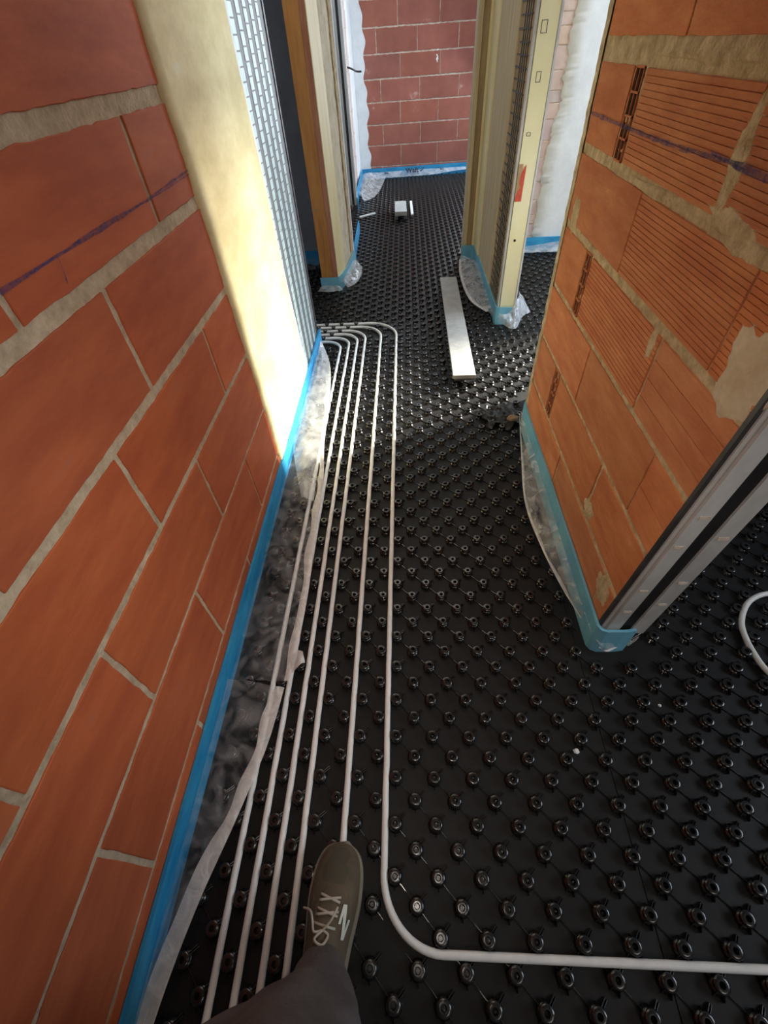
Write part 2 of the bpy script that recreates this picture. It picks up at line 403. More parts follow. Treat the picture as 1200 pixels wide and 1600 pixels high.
# open brick ends with two columns of cells
for (z0, z1, ua, ub) in ((.262, .442, 1.437, 1.480), (.652, .826, 1.430, 1.472), (1.046, 1.214, 1.409, 1.458)):
    mb = MB(); fw = .0026
    # flat black sheet, the shade inside the cells put into colour
    v = [frR(ua, z0, -.0), frR(ub, z0, -.0), frR(ub, z1, -.0), frR(ua, z1, -.0)]
    mbh = MB(); mbh.add([p+Vector((-.0006, 0, 0)) for p in v], [(3, 2, 1, 0)])
    mbh.build('cell_shade', 'hole', wr)
    um = (ua+ub)/2
    for u in (ua+fw/2, um, ub-fw/2):
        mb.box(RX-.0045, u-fw/2, z0, RX+.004, u+fw/2, z1)
    for q in range(5):
        z = z0+(z1-z0)*q/4
        mb.box(RX-.0045, ua, z-.002, RX+.004, ub, z+.002)
    mb.build('open_brick_end', 'brick_orange', wr)
chalk(frR, [(.55, 1.116), (.9, 1.120), (1.2, 1.112), (1.71, 1.112)], .011, wr, .0068, 12)
chalk(frR, [(.55, 1.124), (.8, 1.114), (1.0, 1.124)], .006, wr, .007, 15)
# rough mortar skin on the far end and smears
def blob(fr, cu, cz, ru, rz, h, m, parent, name, seed, flipn=False, n=30, rings=7, rot=0):
    V = [fr(cu, cz, h)]; Fc = []
    for r in range(1, rings+1):
        for k in range(n):
            a = 2*math.pi*k/n
            rad = (r/rings)*(1+.38*nz(math.cos(a)*1.6+seed, math.sin(a)*1.6, seed)+.18*nz(math.cos(a)*6, math.sin(a)*6, seed+3))
            x = rad*ru*math.cos(a); y = rad*rz*math.sin(a)
            u = cu+x*math.cos(rot)-y*math.sin(rot); z = cz+x*math.sin(rot)+y*math.cos(rot)
            hh = h*(1-(r/rings)**3)+.0012*nz(u*70, z*70, seed) if r < rings else -.001
            V.append(fr(u, z, hh))
    for k in range(n):
        q = (0, 1+k, 1+(k+1) % n); Fc.append(tuple(reversed(q)) if flipn else q)
    for r in range(rings-1):
        for k in range(n):
            a = 1+r*n
            q = (a+k, a+n+k, a+n+(k+1) % n, a+(k+1) % n); Fc.append(tuple(reversed(q)) if flipn else q)
    return mesh_obj(name, V, Fc, m, parent, True)
blob(frR, .655, .895, .075, .085, .009, 'plaster_patch', wr, 'plaster_patch', 3, True, 40, 9)
for (u, z, a, b, s) in ((.915, 1.12, .030, .10, 5), (.87, 1.05, .10, .022, 6), (.80, 1.03, .09, .02, 11), (1.66, .875, .045, .06, 8), (.93, .29, .055, .035, 14), (.70, .20, .05, .06, 17),
                        (1.5, .84, .12, .010, 21), (1.2, 1.03, .12, .012, 22), (1.1, 1.245, .3, .020, 25), (.95, .80, .02, .05, 28)):
    blob(frR, u, z, a, b, .0055, 'mortar_brown', wr, 'mortar_smear', s, True, 26, 5)
# crumbly far edge
mb = MB(); V = []; Fc = []; nq = 120
for j in range(nq+1):
    z = 1.9*j/nq
    e = .010*(nz(z*11, 3)+.6*nz(z*38, 5))
    V += [(RX-.0045, FY-.036+e, z), (RX-.003+.003*nz(z*40, 1), FY+.002+e*.5, z), (RX+.03, FY+.03+e, z), (.661, 1.995+.5*e, z)]
for j in range(nq):
    for k in range(3):
        a = 4*j+k; Fc.append((a, a+4, a+5, a+1))
mesh_obj('rough_mortar_edge', V, Fc, 'mortar_brown', wr, True)

# steel casing on the near end of the right stub
cs = thing('steel_door_casing', 'galvanised steel door casing with a dark channel on the near end of the right brick wall', 'door casing', (.60, NY, .09))
def P_cs(o): o.parent = cs; o.matrix_parent_inverse = Matrix.Translation((-.60, -NY, -.09)); return o
dyt = -.141
z0c, z1c = .085, 2.3
def leanprism(poly, m, name): return P_cs(MB().prism(poly, z0c, z1c, dy=dyt).build(name, m))
leanprism([(.5345, NY+.022), (.5345, NY+.012), (.543, NY+.012), (.543, NY+.022)], 'steel_dark', 'seam_edge')
leanprism([(.543, NY+.03), (.543, NY+.008), (.552, NY+.008), (.552, NY+.03)], 'steel', 'inner_lip')
leanprism([(.5535, NY+.03), (.5535, NY), (.589, NY), (.589, NY+.03)], 'steel', 'front_flange')
leanprism([(.589, NY+.034), (.589, NY+.006), (.624, NY+.006), (.624, NY+.034)], 'channel_shade', 'channel')  # almost flush strip, recess shade painted dark
leanprism([(.624, NY+.03), (.624, NY), (.664, NY), (.664, NY+.20), (.660, NY+.20), (.660, NY+.03)], 'steel', 'rear_flange')
mb = MB()
for (x, z) in ((.573, .22), (.645, .26), (.572, .33), (.646, .37), (.57, .52), (.645, .55), (.575, .62), (.646, .75)):
    yy = NY+dyt*(z-z0c)/(z1c-z0c)-.0008
    mb.box(x-.012, yy-.0006, z-.005, x+.009, yy+.0004, z+.004)
P_cs(mb.build('mortar_splash', 'mortar_pale'))

# ---- centre stub (end of the partition between the far door and the right room)
SXL, SXR, SYN, SYF = .570, .668, 2.84, 4.10
wc = struct(MB().box(SXL, SYN+.03, 0, SXR, SYF, 2.6).build('wall_center', 'wood_grey'))
ct = thing('door_casing', 'cream metal door casing tinted by the reflected plaster, with a torn red sticker on the centre partition', 'door casing', (.62, SYN, .09))
def P_ct(o): o.parent = ct; o.matrix_parent_inverse = Matrix.Translation((-.62, -SYN, -.09)); return o
P_ct(MB().prism([(.580, SYN), (.664, SYN), (.664, SYN+.03), (.580, SYN+.03)], .09, 2.4, dx=-.028*0).build('casing_face', 'steel_reflected_cream'))
P_ct(MB().box(.566, SYN+.008, .09, .578, SYN+.03, 2.4, .001).box(.6655, SYN-.004, .09, .676, SYN+.03, 2.4, .001).build('casing_edge', 'steel'))
P_ct(MB().box(.5795, SYN-.0028, .655, .600, SYN+.001, .815).build('sticker_backing', 'sticker_tan'))
P_ct(MB().add([(.580, SYN-.004, .655), (.614, SYN-.004, .655), (.617, SYN-.004, .812), (.607, SYN-.004, .80), (.596, SYN-.004, .775), (.592, SYN-.004, .735), (.600, SYN-.004, .718), (.590, SYN-.004, .70), (.582, SYN-.004, .68)],
              [tuple(range(9))]).build('red_sticker', 'sticker_red'))['label'] = 'torn red sticker'
def disc(cx, y, cz, r, n=16): return [(cx+r*math.cos(2*math.pi*k/n), y, cz+r*math.sin(2*math.pi*k/n)) for k in range(n)], [tuple(range(n))]
P_ct(MB().add(*disc(.612, SYN-.001, .470, .007)).build('screw_hole', 'hole'))  # flat disc, the hole's shade as black colour
for (x, z, a, b) in ((.612, 1.13, .011, .018), (.606, 1.285, .013, .02), (.604, .93, .010, .007)):
    q = MB()
    q.box(x-a, SYN-.0012, z-b, x-a+.0025, SYN, z+b).box(x+a-.0025, SYN-.0012, z-b, x+a, SYN, z+b).box(x-a, SYN-.0012, z-b, x+a, SYN, z-b+.002).box(x-a, SYN-.0012, z+b-.002, x+a, SYN, z+b)
    P_ct(q.build('fixing_slot', 'steel_dark'))
# left face of the stub: lath strip, boards
wm = MB()
for j in range(44):
    z = .12+.043*j
    dz = .004*nz(j*1.7, 2)
    wm.box(SXL-.007, 2.90, z+dz, SXL-.001, 3.18+.06*nz(j*.6, 7), z+dz+.006)
for u in (2.92, 2.97, 3.02, 3.07):
    wm.box(SXL-.007, u, .12, SXL-.001, u+.007, 2.0)
lt = thing('lath_strip', 'dark mesh strip set in grey render beside the cream door casing', 'metal mesh', (SXL, 3.0, .1))
o = wm.build('wire_grid', 'steel_dark'); o.parent = lt; o.matrix_parent_inverse = Matrix.Translation((-SXL, -3.0, -.1))
o = MB().box(SXL-.0035, 2.865, .1, SXL+.001, 3.20, 2.0).build('render_backing', 'wood_brown'); o.parent = lt; o.matrix_parent_inverse = Matrix.Translation((-SXL, -3.0, -.1))
b1 = MB().box(SXL-.012, 3.20, .1, SXL-.0005, 3.80, 2.3, .003).build('render_board', 'wood_grey')
tag(b1, 'grey weathered board between the mesh strip and the pale boards on the centre partition', 'board')
b2 = MB().box(SXL-.022, 3.80, .1, SXL-.0005, 4.06, 2.3, .003).build('pale_board', 'wood_yellow')
tag(b2, 'pale yellow vertical board lining the right side of the far doorway', 'board')
# jamb post facing the camera at the far door
jp = thing('door_post', 'brown timber post at the right side of the far doorway', 'post', (.51, 4.08, 0))
def P_jp(o): o.parent = jp; o.matrix_parent_inverse = Matrix.Translation((-.51, -4.08, 0)); return o
P_jp(MB().box(.492, 4.07, 0, .532, 4.20, 2.3, .003).build('timber', 'wood_brown'))
P_jp(MB().box(.533, 4.066, 0, .569, 4.20, 2.3, .003).build('pale_timber', 'wood_yellow'))
P_jp(MB().box(.462, 4.06, 0, .491, 4.20, 2.3, .002).build('edge_strip_timber', 'wood_grey'))

# right room back wall at y 4.17
wb = struct(MB().box(.68, 4.185, 0, 3.2, 4.30, 2.6).build('wall_right_room', 'mortar_pale'))
frB = frame((0, 4.18, 0), (1, 0, 0), (0, -1, 0))
mortar_sheet(frB, .68, 1.2, 0, 1.7, .02, .001, 0, 'mortar_pale', wb)
cs2 = []
z = .0; k = 0
while z < 1.6:
    hh = (.115, .085, .060, .10)[k % 4]
    cs2.append((z+.003, z+hh-.003, [.68, .84+.05*(k % 2), 1.20], .006)); z += hh; k += 1
bricks(frB, cs2, 'brick_pale', wb, .002, .004, .06)
ragged_band(frB, lambda z: 1.055-.02*math.sin(z*4), lambda z: 3.2, .0, 2.4, .012, .012, 'plaster_white', wb, 'plaster', ampL=.03, nu=40)
# right room outer wall with its window (unseen; low head and jambs shaped to trim the daylight)
wo = MB()
wo.box(3.1, -1.4, 0, 3.2, 2.2, 2.6).box(3.1, 3.45, 0, 3.2, 4.2, 2.6).box(3.1, 2.2, 1.52, 3.2, 3.45, 2.6).box(3.1, 2.2, 0, 3.2, 3.45, .15)
struct(MB().box(.66, 1.45, 0, 3.1, 1.55, 2.6).build('wall_right_blocker', 'wall_grey'))  # added unseen wall that keeps window light off the near floor
struct(wo.build('wall_right_outer', 'wall_grey'))
wf = MB().box(3.12, 2.2, .15, 3.17, 2.25, 1.52).box(3.12, 3.42, .15, 3.17, 3.45, 1.52).box(3.12, 2.2, .15, 3.17, 3.45, .19).box(3.12, 2.2, 1.49, 3.17, 3.45, 1.52)
struct(MB().box(-2.2, -1.5, 0, 3.2, -1.4, 2.6).build('wall_near', 'wall_grey'))
struct(wf.build('window_1', 'glass'))

# ---- far room
frF = frame((0, 7.33, 0), Vector((1, .06, 0)), Vector((.06, -1, 0)))
wbk = struct(MB().prism([(-.75, 7.30), (1.9, 7.46), (1.9, 7.58), (-.75, 7.58)], 0, 2.6).build('wall_back', 'mortar_pale'))
mortar_sheet(frF, -.62, 1.9, 0, 1.9, .02, .001, 0, 'mortar_pale', wbk)
def half(z0, z1, off): return (z0, z1, [-.62]+[x for x in (off-.94, off-.47, off, off+.47, off+.94, off+1.41) if x > -.55 and x < 1.8]+[1.9], .009)
CB = [half(0.0, .125, .17), half(.137, .338, -.05), half(.352, .540, .20), half(.553, .745, -.05), half(.758, .948, .19), half(.962, 1.155, -.04), half(1.168, 1.362, .16), half(1.375, 1.57, -.06), half(1.58, 1.78, .15)]
bricks(frF, CB, 'brick_far', wbk, .004, .005, .08)
blob(frF, .39, 1.10, .025, .09, .006, 'plaster_white', wbk, 'plaster_patch', 31, False, 24, 5)
ragged_band(frF, lambda z: -.62, lambda z: -.455+.012*math.sin(z*11)+.012*math.sin(z*31), 0.0, 1.9, .010, .009, 'plaster_white', wbk, 'plaster_corner', ampL=.0, nu=6)
wfl = struct(MB().box(-.75, 5.80, 0, -.60, 7.32, 2.6).build('wall_far_left', 'brick_far'))
frFL = frame((-.595, 0, 0), (0, 1, 0), (1, 0, 0))
mortar_sheet(frFL, 5.80, 7.30, 0, 1.9, .03, .001, 0, 'mortar_pale', wfl)
bricks(frFL, [(z0, z1, [5.80+.12*(i % 2), 6.05+.12*(i % 2), 6.3+.12*(i % 2), 6.55+.12*(i % 2), 6.8+.12*(i % 2), 7.05]+[7.29], .008) for i, (z0, z1, _, _) in enumerate(CB)], 'brick_pale', wfl, .003, .005, .06)
ragged_band(frFL, lambda z: 6.75, lambda z: 7.30, 0.0, 1.9, .012, .010, 'plaster_white', wfl, 'plaster_band', ampL=.05, nu=8)
fc = thing('steel_door_casing', 'dark grey steel door casing on the left side of the far room', 'door casing', (-.57, 5.78, 0))
def P_fc(o): o.parent = fc; o.matrix_parent_inverse = Matrix.Translation((.57, -5.78, 0)); return o
P_fc(MB().box(-.612, 5.765, .05, -.585, 5.80, 2.3, .002).build('outer_flange', 'steel'))
P_fc(MB().box(-.585, 5.785, .05, -.560, 5.80, 2.3).build('channel', 'steel_dark'))
P_fc(MB().box(-.560, 5.765, .05, -.535, 5.80, 2.3, .002).build('inner_flange', 'steel'))
P_fc(MB().box(-.535, 5.775, .05, -.528, 5.80, 2.3, .001).build('edge_bead', 'plaster_white'))
struct(MB().box(1.75, 4.30, 0, 1.85, 7.42, 2.6).build('wall_far_right', 'wall_grey'))
struct(MB().box(-2.2, 4.10, 0, -.63, 4.22, 2.6).build('wall_left_room', 'wall_grey'))
struct(MB().box(-2.2, 2.4, 0, -2.1, 4.1, 2.6).build('wall_left_outer', 'wall_grey'))
struct(MB().box(-2.2, 7.5, 0, -2.1, 7.6, .1).build('trim_1', 'wall_grey'))
bpy.data.objects.remove(bpy.data.objects['trim_1'])
struct(MB().box(-.95, 4.22, 0, -.85, 7.6, 2.6).build('wall_far_left_outer', 'wall_grey'))

# ---- left post of the far doorway
tp = thing('timber_post', 'orange pine post at the left side of the far doorway', 'post', (-.57, 3.52, .09))
def P_tp(o): o.parent = tp; o.matrix_parent_inverse = Matrix.Translation((.57, -3.52, -.09)); return o
P_tp(MB().box(-.632, 3.50, .09, -.545, 3.60, 2.3, .004).build('front_board', 'wood_orange'))
P_tp(MB().box(-.545, 3.498, .09, -.512, 3.60, 2.3, .003).build('reddish_board', 'wood_red'))
P_tp(MB().prism([(-.511, 3.495), (-.506, 3.495), (-.470, 3.67), (-.50, 3.67)], .09, 2.3).build('side_board', 'wood_yellow'))
for (x, z, r) in ((-.60, .52, .009), (-.575, .16, .006), (-.562, .75, .007)): P_tp(MB().add(*disc(x, 3.4985, z, r)).build('knot', 'wood_brown'))
ws = struct(MB().prism([(-.632, 3.60), (-.512, 3.60), (-.50, 3.67), (-.474, 3.67), (-.444, 4.08), (-.632, 4.10)], 0, 2.6).build('wall_door_left', 'plaster_patch'))
fr_s = frame((-.474, 3.67, 0), (.03, .41, 0), (.41, -.03, 0))
ragged_band(fr_s, lambda z: .30, lambda z: .405, .12, 1.9, .006, .006, 'mortar_brown', ws, 'bare_board_edge', ampL=.02, nu=5)
eb = MB().box(-.452, 4.08, .05, -.436, 4.12, 2.3, .002).build('corner_bead', 'plaster_white')
tag(eb, 'thin white corner bead on the far edge of the left door post', 'bead')

# ================================================================== FLOOR PANELS
PT = .0485; XO = -.0460; YO = .170
ARC = [(XP-r_, YP-r_, r_, 1, 1) for XP, YP, r_ in zip([-.0703, -.1673, -.2643, -.3128, -.3613, -.4098], [2.886, 2.838, 2.789, 2.741, 2.692, 2.644], [.19, .15, .13, .11, .10, .10])]+[(-.0703+.125, -.048+.125, .125, -1, -1)]
def in_walls(x, y, m=.022):
    for (ax, ay, ar, sx_, sy_) in ARC:
        if (x-ax)*sx_ > -.01 and (y-ay)*sy_ > -.01 and abs(math.hypot(x-ax, y-ay)-ar) < .0185: return True
    if x < WX+m and y < 2.66+m: return True
    if RX-m-.012 < x < .664+m and NY-m-.02 < y < FY+m+(.24 if x > .58 else 0): return True
    if x > .64 and 1.45-m < y < 1.55+m: return True
    if SXL-m < x < SXR+m and SYN-m-.015 < y < 4.3: return True
    if .462-m < x < .68 and 4.06-m < y < 4.3: return True
    if x > .66 and 4.16-m < y < 4.3+m: return True
    if -.65-m < x < -.436+m and 3.49-m < y < 4.13+m and x < -.50+.1*(y-3.5)+m: return True
    if x < -.595+m and y > 4.08-m: return True
    if y > 7.33+.06*x-m: return True
    return False
def stud_template(seg, near):
    prof = [(.0190, 0), (.0168, .0035), (.0160, .0062), (.0122, .0085), (.0118, .012), (.0142, .0160), (.0152, .0190), (.0138, .0212), (.0095, .0220), (.0060, .0218), (.0050, .0190), (.0046, .006)]
    if not near: prof = [(.0180, 0), (.0122, .009), (.0155, .018), (.0140, .0212), (.0058, .0218), (.0048, .010)]
    V = []; Fq = []; S = []
    for r, z in prof:
        for k in range(seg):
            a = 2*math.pi*(k+.5)/seg; V.append((r*math.cos(a), r*math.sin(a), z))
    for i in range(len(prof)-1):
        for k in range(seg):
            Fq.append((i*seg+k, i*seg+(k+1) % seg, (i+1)*seg+(k+1) % seg, (i+1)*seg+k))
    n = len(V); V.append((0, 0, prof[-1][1]))
    b = (len(prof)-1)*seg
    T = [(b+k, b+(k+1) % seg, n) for k in range(seg)]
    def bar(r0, r1, ang, off, wd, h0, h1):
        ca, sa = math.cos(ang), math.sin(ang); q = []
        for (r, h) in ((r0, h0), (r1, h1)):
            for w_ in (-wd, wd):
                for z in (0, h): q.append((r*ca-(w_+off)*sa, r*sa+(w_+off)*ca, z))
        m = len(V); V.extend(q)
        for fcs in ((0, 4, 5, 1), (2, 3, 7, 6), (1, 5, 7, 3), (4, 6, 7, 5)): Fq.append(tuple(m+i for i in fcs))
    Dg = math.pi/4
    bar(.0125, .0245, -math.pi/2, 0, .0010, .019, .007)
    bar(.0125, .0195, math.pi/2, 0, .0010, .018, .008)
    if near:
        bar(.012, .032, Dg, .0022, .0008, .014, .005); bar(.012, .032, Dg, -.0022, .0008, .014, .005)
        bar(.014, .034, -Dg, 0, .0009, .004, .003); bar(.014, .034, Dg*3, 0, .0009, .005, .003); bar(.014, .022, Dg*5, 0, .0009, .010, .004)
    else: bar(.012, .032, Dg, 0, .0018, .014, .005)
    return np.array(V), np.array(Fq), np.array(T)
TN = stud_template(14, True); TF = stud_template(8, False)
def panel(x0, y0, x1, y1, label):
    pts = []
    i0 = int((x0-XO)/PT)-2; i1 = int((x1-XO)/PT)+2; j0 = int((y0-YO)/PT)-2; j1 = int((y1-YO)/PT)+2
    for i in range(i0, i1):
        for j in range(j0, j1):
            if (i+j) % 2: continue
            x = XO+i*PT; y = YO+j*PT
            if x0+.004 <= x < x1+.004 and y0+.004 <= y < y1+.004 and not in_walls(x, y): pts.append((x, y))
    near = y0 < 2.2
    V, Q, T = TN if near else TF
    n = len(V); P = np.array(pts)
    VV = (V[None, :, :]+np.concatenate([P, np.zeros((len(P), 1))], 1)[:, None, :]).reshape(-1, 3)
    VV[:, 2] += 0.0
    off = (np.arange(len(P))*n)[:, None, None]
    QQ = (Q[None]+off).reshape(-1, 4); TT = (T[None]+off).reshape(-1, 3)
    base = len(VV); g = .0012; h = .0002
    # base sheet with a raised lip at its edges
    sv = [(x0+g, y0+h, 0), (x1-g, y0+h, 0), (x1-g, y1-h, 0), (x0+g, y1-h, 0), (x0+g, y0+h, -.004), (x1-g, y0+h, -.004), (x1-g, y1-h, -.004), (x0+g, y1-h, -.004)]
    sf = [(0, 1, 2, 3), (0, 4, 5, 1), (1, 5, 6, 2), (2, 6, 7, 3), (3, 7, 4, 0)]
    verts = np.concatenate([VV, np.array(sv)]); faces = QQ.tolist()+TT.tolist()+[[base+i for i in q] for q in sf]
    me = bpy.data.meshes.new('studded_mat'); me.from_pydata(verts.tolist(), [], faces); me.update()
    sm = np.ones(len(faces), bool); sm[-5:] = False
    me.polygons.foreach_set('use_smooth', sm)
    try: me.set_sharp_from_angle(angle=math.radians(50))
    except Exception: pass
    me.materials.append(MT['black_plastic']); me.materials.append(MT['black_sheet'])
    mi = np.zeros(len(faces), dtype=np.int32); mi[-5:] = 1; me.polygons.foreach_set('material_index', mi)
    o = bpy.data.objects.new('studded_mat', me); COL.objects.link(o)
    return tag(o, label, 'floor mat', 'studded black underfloor heating mats')
panel(-.55, -1.02, .497, 1.0, 'black studded heating mat under the shoe and the near half of the long pipes')
panel(-.55, 1.0, .497, 2.62, 'black studded heating mat by the plaster band, under the near half of the plank')
panel(-.64, 2.62, .497, 4.15, 'black studded heating mat under the far pipe bends, before the far doorway')
panel(-2.1, 2.62, -.64, 4.10, 'black studded heating mat in the dark room on the left behind the mesh')
panel(.497, -1.02, 2.0, .98, 'black studded heating mat under the looped pipe at the right edge')
panel(.497, .98, 2.0, 2.45, 'black studded heating mat behind the right brick wall')
panel(.497, 2.45, 2.0, 4.18, 'black studded heating mat in front of the white plastered wall right of the cream casing')
panel(-.64, 4.15, .405, 5.75, 'black studded heating mat just beyond the far doorway, under the small grey block')
panel(.405, 4.15, 1.75, 5.75, 'black studded heating mat mostly hidden behind the right post of the far doorway')
panel(-.60, 5.75, .405, 7.32, 'black studded heating mat at the foot of the far back wall, left half')
panel(.405, 5.75, 1.75, 7.32, 'black studded heating mat at the foot of the far back wall, right half')

# ================================================================== PIPES
PR = .0080; PZ = .0125
def pipe(pts, label, n=1):
    mb = MB(); mb.tube(pts, PR, 12)
    o = mb.build('heating_pipe', 'pipe', None, True)
    return tag(o, label, 'pipe', 'white underfloor heating pipes')
def wav(x, y, s): return .0012*nz(x*8, y*8, s)
def straight(a, b, n=30, s=0):
    return [Vector((a[0]+(b[0]-a[0])*i/n+wav(i, .3, s), a[1]+(b[1]-a[1])*i/n, PZ)) for i in range(n+1)]
def arc(cx, cy, r, a0, a1, n=14): return [Vector((cx+r*math.cos(math.radians(a0+(a1-a0)*i/n)), cy+r*math.sin(math.radians(a0+(a1-a0)*i/n)), PZ)) for i in range(n+1)]
XS = [-.0703, -.1673, -.2643, -.3128, -.3613, -.4098]
YT = [2.886, 2.838, 2.789, 2.741, 2.692, 2.644]
RA = [.19, .15, .13, .11, .10, .10]
LB = ['outermost white pipe, bending round to run right along the bottom of the photo',
      'second white pipe from the right, running under the toe of the shoe',
      'third white pipe from the right, passing just left of the shoe',
      'fourth white pipe from the right, left of the shoe',
      'fifth white pipe from the right, beside the plastic film hem',
      'innermost white pipe, partly hidden under the clear film by the left wall']
for k in range(6):
    x = XS[k]; y = YT[k]; r = RA[k]
    top = arc(x-r, y-r, r, 0, 90)
    tail = straight((x-r-.02, y), (-1.75, y), 16, k+20)
    if k == 0:
        bot = list(reversed(arc(x+.125, -.048+.125, .125, 180, 270)))
        pts = straight((1.9, -.050), (x+.13, -.048), 30, 3)+bot+straight((x, .085), (x, y-r-.01), 50, 5)+top+tail
    else:
        pts = straight((x, -1.0), (x, y-r-.01), 70, 30+k)+top+tail
    pipe(pts, LB[k])
P = [(1.9, .86), (1.5, .82), (1.25, .803), (1.138, .797), (1.095, .788), (1.055, .765), (1.022, .727), (1.002, .689), (.994, .645), (.993, .60), (.998, .555), (1.02, .50), (1.08, .38), (1.2, .25), (1.5, .12), (1.9, .05)]
o = pipe([Vector((p.x, p.y, .020+.006*math.sin(i*.07))) for i, p in enumerate(catmull([(a, b, 0) for a, b in P], 8))], 'loose white pipe loop at the right edge, beyond the steel casing')
for ob in [q for q in COL.objects if q.name.startswith('heating_pipe')]: pass

# ================================================================== EDGE STRIPS AND FILM
def strip(path, z0, z1, th, label, m='foam_blue', lean=0.0):
    """path: (x,y) centre line; blue foam band"""
    P2 = [Vector((a, b, 0)) for a, b in path]; V = []; Fc = []
    n = len(P2)
    for i, p in enumerate(P2):
        t = (P2[min(i+1, n-1)]-P2[max(i-1, 0)]).normalized(); nn = Vector((-t.y, t.x, 0))
        wv = .003*nz(p.x*6, p.y*6, 4)
        for (o_, z) in ((-th/2, z0), (-th/2, z1+wv), (th/2, z1+wv-.001), (th/2, z0)):
            V.append(p+nn*(o_+lean*z)+Vector((0, 0, z)))
    for i in range(n-1):
        for k in range(4): Fc.append((4*i+k, 4*i+(k+1) % 4, 4*i+4+(k+1) % 4, 4*i+4+k))
    Fc += [(3, 2, 1, 0), tuple(4*(n-1)+k for k in range(4))]
    o = mesh_obj('edge_strip', V, Fc, m)
    return tag(o, label, 'insulation strip', 'blue foam edge strips')
def film(parent, inner, outer, m='film', nu=10, nv=14, amp=.006, name='plastic_film', hem=None, seed=1, freq=28, hemm='film_hem'):
    A = catmull(inner, nu); B = catmull(outer, nu); V = []; Fc = []; n = len(A)
    def pt(i, s):
        p = A[i].lerp(B[i], s)
        e = amp*math.sin(math.pi*min(1, s*1.15))
        q = Vector((nz(p.x*freq+seed, p.y*freq, 1), nz(p.x*freq, p.y*freq+seed, 5), 0))*e*.8
        z = abs(nz(p.x*freq*1.1+seed, p.y*freq*.9, 9))*e*2.6+abs(nz(p.x*freq*3, p.y*freq*3, seed))*e*1.1
        return p+q+Vector((0, 0, z))
    for i in range(n):
        for k in range(nv+1): V.append(pt(i, k/nv))
    for i in range(n-1):
        for k in range(nv):
            a = i*(nv+1)+k; Fc.append((a, a+1, a+nv+2, a+nv+1))
    o = mesh_obj(name, V, Fc, m, parent, True)
    if hem:
        V = []; Fc = []
        for i in range(n):
            p = pt(i, 1.0); s = (A[i]-B[i]); s.z = 0
            if s.length < 1e-4: s = Vector((0, 1, 0))
            s.normalize(); w_ = hem*(.8+.4*nz(p.x*9, p.y*9, seed))
            V += [p+Vector((0, 0, .001)), p+s*w_*.5+Vector((0, 0, .005)), p+s*w_+Vector((0, 0, .0025))]
        for i in range(n-1):
            for k in range(2): a = 3*i+k; Fc.append((a, a+1, a+4, a+3))
        h = mesh_obj('film_hem', V, Fc, hemm, o, True)
    return o
def lin(a, b, n=24): return [(a[0]+(b[0]-a[0])*i/n, a[1]+(b[1]-a[1])*i/n) for i in range(n+1)]

# left corridor strip
s1 = strip(lin((-.541, -.9), (-.541, 2.66), 120), 0, .092, .009, 'long blue foam strip along the foot of the left wall')
def V3(l): return [Vector(p) for p in l]
film(s1, V3([(-.534, y, .030) for y in (.50, .8, 1.1, 1.4, 1.7, 2.0, 2.3, 2.6)]),
     V3([(-.352, .50, .036), (-.345, .80, .036), (-.358, 1.05, .036), (-.362, 1.35, .038), (-.388, 1.6, .036), (-.408, 2.0, .034), (-.445, 2.32, .032), (-.525, 2.60, .03)]),
     'film', 22, 18, .011, hem=.030, seed=2)
film(s1, V3([(-.44, 1.25, .036), (-.533, 1.6, .036), (-.533, 1.9, .040), (-.533, 2.2, .042), (-.533, 2.58, .05)]),
     V3([(-.385, 1.22, .045), (-.40, 1.6, .044), (-.415, 1.9, .042), (-.44, 2.2, .04), (-.525, 2.60, .034)]), 'film_lit', 18, 10, .007, seed=9)  # second layer over the clear film, whitened for the sun on it
film(s1, V3([(-.534, y, .050) for y in (-.40, -.2, 0, .2, .35, .50)]),
     V3([(-.52, -.40, .03), (-.505, -.17, .03), (-.474, .0, .034), (-.425, .17, .036), (-.385, .33, .036), (-.366, .48, .040)]), 'film', 20, 10, .006, hem=.045, seed=5)
# small curled tab
film(s1, V3([(-.365, .56, .045), (-.345, .585, .055), (-.325, .58, .060)]), V3([(-.350, .52, .045), (-.325, .54, .062), (-.315, .55, .05)]), 'film_hem', 5, 3, .002, name='curled_flap', seed=6)
# right stub strip, wrapping the near end
path = lin((.553, FY+.025), (.530, FY-.02), 6)[:-1]+lin((.530, FY-.02), (.530, NY+.03), 50)[:-1]+[(.530, NY+.03), (.531, NY+.005), (.537, NY-.006), (.550, NY-.012), (.60, NY-.012), (.63, NY-.008)]
s2 = strip(path, 0, .122, .009, 'pale blue foam strip round the foot of the right brick wall', 'foam_pale')
film(s2, V3([(.522, y, .075) for y in (1.74, 1.5, 1.25, 1.0, .85, .72)]+[(.528, .628, .07), (.57, .618, .05), (.64, .616, .03)]),
     V3([(.528, 1.80, .03), (.492, 1.55, .026), (.448, 1.22, .026), (.462, 1.0, .028), (.492, .83, .028), (.530, .69, .028), (.560, .605, .026), (.605, .612, .026), (.70, .665, .024)]),
     'film_bright', 16, 12, .013, hem=.012, seed=12)
